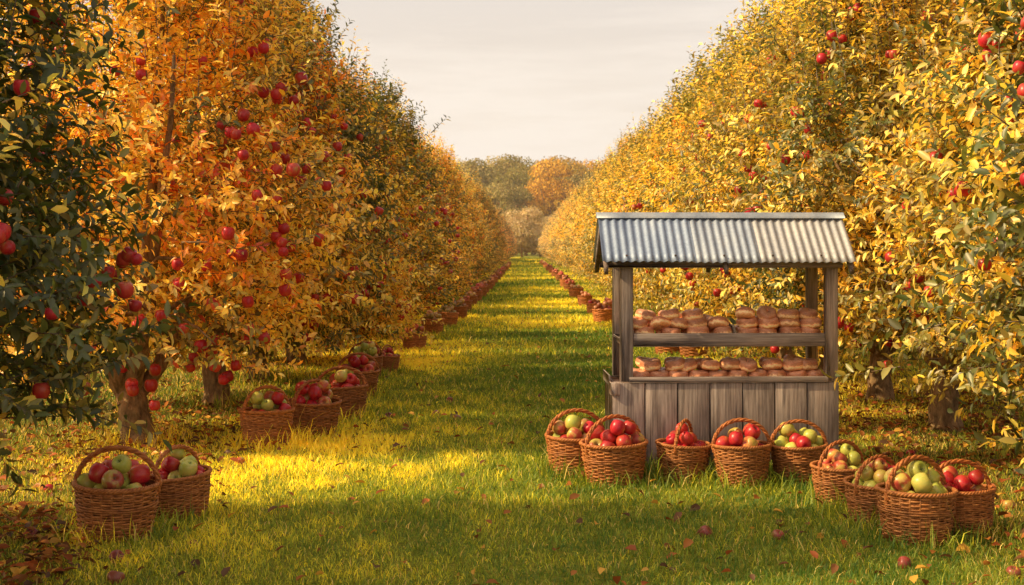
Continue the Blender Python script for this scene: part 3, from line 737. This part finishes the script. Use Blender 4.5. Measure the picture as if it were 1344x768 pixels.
pr = [(-.055, -.040), (0, .012), (.055, -.040)]
xx = np.linspace(RXL - .012, RXR + .012, 10); V = []
for x in xx:
    for lay in (0, -.003):
        for y, z in pr: V.append((x, GY + y, GZ + .016 + z*.85 + lay))
V = np.array(V); q = []
for i in range(9):
    for j in (0, 1):
        b = i*6; q.append((b+j, b+6+j, b+7+j, b+1+j)); q.append((b+3+j, b+4+j, b+10+j, b+9+j))
    q.append((b+0, b+3, b+9, b+6)); q.append((b+2, b+8, b+11, b+5))
for b in (0, 54): q.append((b, b+1, b+4, b+3)); q.append((b+1, b+2, b+5, b+4))
mb.add(V, [np.array(q)]); mb.build('ridge_cap', M_steel, stall)
mb = MB()
for x in np.arange(RXL + .0605*3, RXR, .0605*6):
    for t in (.10,):
        c = np.array((x, EY + (GY-EY)*t, EZ + (GZ-EZ)*t)) + np.array((0, -.653, .757))*.016
        mb.tube([c, c + np.array((0, -.653, .757))*.006], .008, 8)
mb.build('nail', M_nail, stall)
mb = MB(); mb.box(-.90, .87, -.060, -.004, PT - .052, PT - .004, (.9, .85, .8)); mb.build('front_beam', M_wx, stall)
mb = MB(); mb.box(-.90, .87, DP + .062, DP + .11, PT - .06, PT - .012, (.8, .8, .8)); mb.build('back_beam', M_wx, stall)
pitch = math.atan2(GZ - EZ, GY - EY)
for x in (RXL + .03, -.02, RXR - .03):
    for s in (0, 1):
        ya, yb = (EY + .02, GY - .004) if s == 0 else (BY - .02, GY + .004)
        mb = MB(); za, zb = EZ - .03, GZ - .045
        xs_ = (x - .016, x + .016); dep = .062
        V = np.array([(xx_, yy, zz + dz) for xx_ in xs_ for (yy, zz) in ((ya, za), (yb, zb)) for dz in (-dep, 0)])
        q = np.array([(0, 1, 3, 2), (4, 6, 7, 5), (0, 4, 5, 1), (2, 3, 7, 6), (1, 5, 7, 3), (0, 2, 6, 4)])
        mb.add(V, [q], (.75, .7, .68)); mb.build('rafter' if abs(x) < .5 else 'barge_board', M_wy, stall)

# ------------------------------------------------------------------ doughnuts
def donut_mesh(seed):
    rg = np.random.default_rng(seed); U, Vn = 30, 14; Rr, r = .043, .0405
    a = np.arange(U)*2*np.pi/U; b = np.arange(Vn)*2*np.pi/Vn
    lump = 1 + .05*np.sin(2*a + rg.uniform(0, 6)) + .035*np.sin(3*a + rg.uniform(0, 6)) + .02*np.sin(5*a + rg.uniform(0, 6))
    rad = Rr + r*np.sign(np.cos(b))*np.abs(np.cos(b))**.8
    zz = .0435*np.sign(np.sin(b))*np.abs(np.sin(b))**.85
    V = np.stack([np.cos(a)[:, None]*rad[None]*lump[:, None], np.sin(a)[:, None]*rad[None]*lump[:, None], zz[None]*(1 + .08*np.sin(2*a + 1))[:, None]], -1).reshape(-1, 3)
    V += rg.normal(0, .0007, V.shape)
    i = np.arange(U)[:, None]; j = np.arange(Vn)[None]
    q = np.stack([i*Vn+j, ((i+1) % U)*Vn+j, ((i+1) % U)*Vn+(j+1) % Vn, i*Vn+(j+1) % Vn], -1).reshape(-1, 4)
    return np_mesh('doughnut', V, [q], M_dough, None, True)
DM = [donut_mesh(s) for s in range(6)]
Rst = Matrix.Translation((sx0, sy0, 0)) @ Matrix.Rotation(R(2.0), 4, 'Z')
DH = .086
def donut(x, y, z, label, group, tilt=.08, sc=1.0, bias=0):
    o = link('doughnut', random.choice(DM), None, Rst @ __import__('mathutils').Vector((x, y, z)))
    o.rotation_euler = (random.gauss(bias, tilt), random.gauss(0, tilt), random.gauss(0, .35)); s = sc*random.uniform(.96, 1.06); o.scale = (s, s, s*random.uniform(.93, 1.03))
    tag(o, label, 'doughnut', group)
def drow(name, shelf, xs, y, z, tilt=.08, jit=.006, jz=.0):
    n = len(xs)
    for i, x in enumerate(xs):
        pos = 'leftmost' if i == 0 else 'rightmost' if i == n-1 else '%s from left' % ORD[i+1] if i < n-2 else 'second from right'
        donut(x + random.gauss(0, jit), y + random.gauss(0, jit), z + random.uniform(-jz, jz), 'brown sugared doughnut, %s in the %s of the %s' % (pos, name, shelf), 'doughnuts on the ' + shelf, tilt, 0.95, .10 if 'upper' in name or 'top' in name else 0)
z0 = CZ + .034
drow('bottom front row', 'counter', np.linspace(-.64, .71, 10), .125, z0 + .006)
drow('upper front row', 'counter', np.linspace(-.58, .66, 9) + np.array([.02, .03, 0, .02, .03, 0, .02, .02, .0]), .145, z0 + .006 + DH*.95, .15, .012, .004)
drow('bottom back row', 'counter', np.linspace(-.64, .69, 8), .31, z0 + .006)
drow('upper back row', 'counter', np.linspace(-.55, .60, 6), .30, z0 + .006 + DH*.93, .22, .02, .006)
u0 = SZ + .067 + .036
DH = .074
drow('bottom front row', 'left upper tray', np.linspace(-.60, -.01, 4), .115, u0)
drow('middle front row', 'left upper tray', np.array([-.635, -.475, -.33, -.17, -.035]), .135, u0 + DH*.9, .2, .012, .004)
drow('top row', 'left upper tray', np.array([-.565, -.40, -.22]), .16, u0 + DH*1.72, .24, .012)
drow('bottom back row', 'left upper tray', np.linspace(-.61, -.02, 4), .30, u0)
drow('upper back row', 'left upper tray', np.array([-.55, -.34, -.12]), .30, u0 + DH*.95, .2)
drow('bottom front row', 'right upper tray', np.linspace(.185, .665, 4), .115, u0)
drow('middle front row', 'right upper tray', np.linspace(.19, .67, 4) - .005, .125, u0 + DH*.92, .1, .008)
drow('top row', 'right upper tray', np.array([.17, .335, .50, .65]), .145, u0 + DH*1.8, .2, .012)
drow('bottom back row', 'right upper tray', np.linspace(.19, .66, 4), .30, u0)
drow('upper back row', 'right upper tray', np.linspace(.20, .65, 4), .30, u0 + DH*.95, .15)

# ------------------------------------------------------------------ grass and litter
def ground_points(n, d0, d1, power, half):
    dd = np.linspace(d0, d1, 800); wd = np.minimum(.40*dd + 1.0, half)*2
    pdf = dd**(-power)*wd; cdf = np.cumsum(pdf); cdf /= cdf[-1]
    d = np.interp(rng.uniform(0, 1, n), cdf, dd); w = np.minimum(.40*d + 1.0, half)
    return rng.uniform(-1, 1, n)*w, d
def vnoise(x, y, s, seed=0):
    r = np.random.default_rng(seed).uniform(0, 1, (64, 64)); u, v = x*s + 31.7, y*s + 17.3
    i, j = np.floor(u).astype(int), np.floor(v).astype(int); fu, fv = u - i, v - j
    fu, fv = fu*fu*(3-2*fu), fv*fv*(3-2*fv); g = lambda a, b: r[a % 64, b % 64]
    return (g(i, j)*(1-fu) + g(i+1, j)*fu)*(1-fv) + (g(i, j+1)*(1-fu) + g(i+1, j+1)*fu)*fv
def blades(n, d0, d1, power, half, hscale, wscale):
    x, y = ground_points(n, d0, d1, power, half)
    row_ = np.clip((np.abs(x) - 2.2)/1.2, 0, 1)
    keep = rng.uniform(0, 1, n) > row_*.45
    x, y, row_ = x[keep], y[keep], row_[keep]; n = len(x)
    n1 = vnoise(x, y, .9, 1); n2 = vnoise(x, y, 3.1, 2); n3 = vnoise(x, y, .35, 3)
    hgt = hscale*rng.uniform(.5, 1.25, n)*(.55 + .7*n1 + .35*n2)*(y/8)**.18
    tall = rng.uniform(0, 1, n) < .012; hgt[tall] *= 1.9
    wd = wscale*rng.uniform(.6, 1.3, n)*(y/7.5)**.75
    a = rng.uniform(0, 6.28, n); lean = rng.uniform(.15, 1.35, n)**.9
    dx, dy = np.cos(a), np.sin(a); b = rng.uniform(0, 6.28, n); ux, uy = np.cos(b), np.sin(b)
    P = np.stack([x, y, np.full(n, -.004)], 1); U = np.stack([ux, uy, 0*ux], 1)*wd[:, None]
    Dm = np.stack([dx*lean*.30, dy*lean*.30, np.ones(n)*.55], 1)*hgt[:, None]
    Dt = np.stack([dx*lean, dy*lean, np.ones(n)*(1.05 - .38*lean**1.6)], 1)*hgt[:, None]
    V = np.stack([P - U, P + U, P + Dm + U*.75, P + Dm - U*.75, P + Dt], 1).reshape(-1, 3)
    k = (np.arange(n)*5)[:, None]
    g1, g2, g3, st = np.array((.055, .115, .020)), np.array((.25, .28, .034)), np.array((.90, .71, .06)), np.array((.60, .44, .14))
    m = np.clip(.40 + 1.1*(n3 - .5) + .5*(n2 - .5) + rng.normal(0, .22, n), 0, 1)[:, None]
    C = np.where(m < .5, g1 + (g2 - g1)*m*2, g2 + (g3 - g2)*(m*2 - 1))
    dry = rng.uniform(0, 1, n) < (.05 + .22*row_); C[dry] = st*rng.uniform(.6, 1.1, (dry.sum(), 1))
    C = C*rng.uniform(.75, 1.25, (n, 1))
    return V, k + [0, 1, 2, 3], k + [3, 2, 4], np.repeat(C, 5, 0)
gv, gqs, gts, gc, off = [], [], [], [], 0
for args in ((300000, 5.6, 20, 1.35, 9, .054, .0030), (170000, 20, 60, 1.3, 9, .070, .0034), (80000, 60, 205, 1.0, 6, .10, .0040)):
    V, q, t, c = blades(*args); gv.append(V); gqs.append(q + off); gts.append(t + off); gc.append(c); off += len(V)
# taller tufts at the trunks, the stall foot and round the baskets
tv = [(x, y, .35, 420) for sd, x, y, *_ in near[:4]] + [(a, b, .33, 260) for a, b in spots] + [(sx0 + k*.2, sy0 - .02, .2, 160) for k in range(-4, 5)]
X_, Y_ = [], []
for cx, cy, rr, n in tv:
    a = rng.uniform(0, 6.28, n); r = rr*rng.uniform(.55, 1.15, n); X_.append(cx + np.cos(a)*r); Y_.append(cy + np.sin(a)*r)
_gp = ground_points
xa, ya = np.concatenate(X_), np.concatenate(Y_)
ground_points = lambda n, *a: (xa, ya)
V, q, t, c = blades(len(xa), 0, 0, 0, 0, .15, .0034); gv.append(V); gqs.append(q + off); gts.append(t + off); gc.append(c); off += len(V)
ground_points = _gp
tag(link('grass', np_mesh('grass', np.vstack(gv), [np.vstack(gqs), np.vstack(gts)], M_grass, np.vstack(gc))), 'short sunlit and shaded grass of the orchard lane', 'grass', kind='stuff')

n = 11000
x, y = ground_points(n, 5.6, 45, 1.2, 9)
pa = [(rng.uniform(a, b, m), rng.uniform(c, d, m)) for a, b, c, d, m in ((-3.9, -2.35, 6.0, 8.4, 900), (-4.2, -2.2, 9.5, 14, 600), (2.3, 5.2, 9.5, 15, 1300))]
pk = np.clip((np.abs(x) - 1.6)/1.5, .15, 1); keep = rng.uniform(0, 1, n) < pk; x, y = np.concatenate([x[keep]] + [p[0] for p in pa]), np.concatenate([y[keep]] + [p[1] for p in pa]); n = len(x)
nr = unit(np.stack([rng.normal(0, .45, n), rng.normal(0, .45, n), np.ones(n)], 1)); D = unit(np.cross(nr, rng.normal(0, 1, (n, 3)))); Wd = np.cross(D, nr)
lc = np.array([(.30, .11, .025), (.20, .08, .03), (.55, .30, .05), (.12, .06, .03), (.36, .10, .03)])
L = rng.uniform(.045, .09, n)
V, q, t, cv = leaves_arrays(np.stack([x, y, rng.uniform(.015, .07, n)], 1), D, Wd, L, L*.32, lc[rng.integers(0, 5, n)]*rng.uniform(.6, 1.2, (n, 1)), True)
tag(link('leaves', np_mesh('leaves', V, [q, t], M_litter, cv)), 'fallen brown and orange leaves scattered over the grass under the trees', 'fallen leaves', kind='stuff')

# ------------------------------------------------------------------ haze over the far orchard
HAZE = 0.0005
if HAZE:
    m, nt, out = newmat('autumn_haze')
    vs = N(nt, 'VolumeScatter', Density=HAZE, Anisotropy=.35); vs.inputs['Color'].default_value = (1, .9, .78, 1)
    nt.links.new(vs.outputs[0], out.inputs['Volume'])
    mb = MB(); mb.box(-120, 120, 40, 380, .2, 40, bev=.1)
    tag(mb.build('haze', m), 'thin warm haze hanging over the far orchard and woodland', 'haze', kind='stuff')

# ------------------------------------------------------------------ sky, sun
EL, AZ = R(38), R(-11)                     # sun to the left, a little ahead of the camera
sd = np.array((-math.cos(EL)*math.cos(AZ), math.cos(EL)*math.sin(AZ), math.sin(EL)))
w = bpy.data.worlds.new('World'); scene.world = w; w.use_nodes = True; nt = w.node_tree; nt.nodes.clear()
out = nt.nodes.new('ShaderNodeOutputWorld')
sky = N(nt, 'TexSky'); sky.sky_type = 'NISHITA'; sky.sun_disc = False; sky.sun_elevation = EL
sky.sun_rotation = math.atan2(sd[0], sd[1]); sky.air_density = 1.2; sky.dust_density = 3.0
b1 = N(nt, 'Background', Strength=.07); nt.links.new(sky.outputs[0], b1.inputs[0])
tc = N(nt, 'TexCoord'); sx = N(nt, 'SeparateXYZ'); nt.links.new(tc.outputs['Generated'], sx.inputs[0])
st = noise(nt, tc.outputs['Generated'], 2.2, 6, .62, (1, 1, 9))
base = ramp(nt, sx.outputs[2], [(0, (.90, .76, .62)), (.10, (.86, .75, .64)), (.21, (.82, .745, .68)), (.34, (.46, .42, .40)), (1, (.17, .21, .31))])
veil = mixc(nt, ramp(nt, st, [(.40, (0, 0, 0)), (.60, (1, 1, 1))]), base, (.97, .87, .77))
dt = N(nt, 'VectorMath', operation='DOT_PRODUCT'); nt.links.new(tc.outputs['Generated'], dt.inputs[0]); dt.inputs[1].default_value = tuple(sd)
gl = ramp(nt, dt.outputs['Value'], [(.55, (0, 0, 0)), (.8, (.7, .55, .36)), (1, (3.0, 2.3, 1.4))])  # warm glow added around the sun as fill light from the left
veil = mixc(nt, 1.0, veil, gl, 'ADD')
b2 = N(nt, 'Background', Strength=1.06); nt.links.new(veil, b2.inputs[0])
mix = N(nt, 'MixShader'); fr = ramp(nt, sx.outputs[2], [(0, (.97,)*3), (.25, (.92,)*3), (.5, (.85,)*3), (1, (.75,)*3)])
nt.links.new(fr, mix.inputs[0]); nt.links.new(b1.outputs[0], mix.inputs[1]); nt.links.new(b2.outputs[0], mix.inputs[2]); nt.links.new(mix.outputs[0], out.inputs[0])
ld = bpy.data.lights.new('sun', 'SUN'); ld.energy = 5.0; ld.angle = R(.5); ld.color = (1.0, .77, .41)
so = bpy.data.objects.new('sun', ld); col.objects.link(so)
from mathutils import Vector
so.rotation_euler = Vector(sd).to_track_quat('Z', 'Y').to_euler()

# ------------------------------------------------------------------ camera
cd = bpy.data.cameras.new('camera'); cam = bpy.data.objects.new('camera', cd); col.objects.link(cam); scene.camera = cam
cam.location = (0, 0, H); cam.rotation_euler = (R(90), 0, 0)
cd.sensor_width = 36; cd.lens = 36*F/1344; cd.shift_x = -(VX - 672)/1344; cd.shift_y = -(384 - HY)/1344
cd.clip_start = .1; cd.clip_end = 4000
cd.dof.use_dof = True; cd.dof.focus_distance = 8.8; cd.dof.aperture_fstop = 5.6

scene.view_settings.view_transform = 'Standard'; scene.view_settings.look = 'None'; scene.view_settings.exposure = 0; scene.view_settings.gamma = 1
cy = scene.cycles
cy.use_denoising = True
cy.max_bounces = 8; cy.diffuse_bounces = 4; cy.glossy_bounces = 3; cy.transmission_bounces = 5; cy.volume_bounces = 1; cy.transparent_max_bounces = 8
cy.volume_step_rate = 5; cy.sample_clamp_indirect = 6
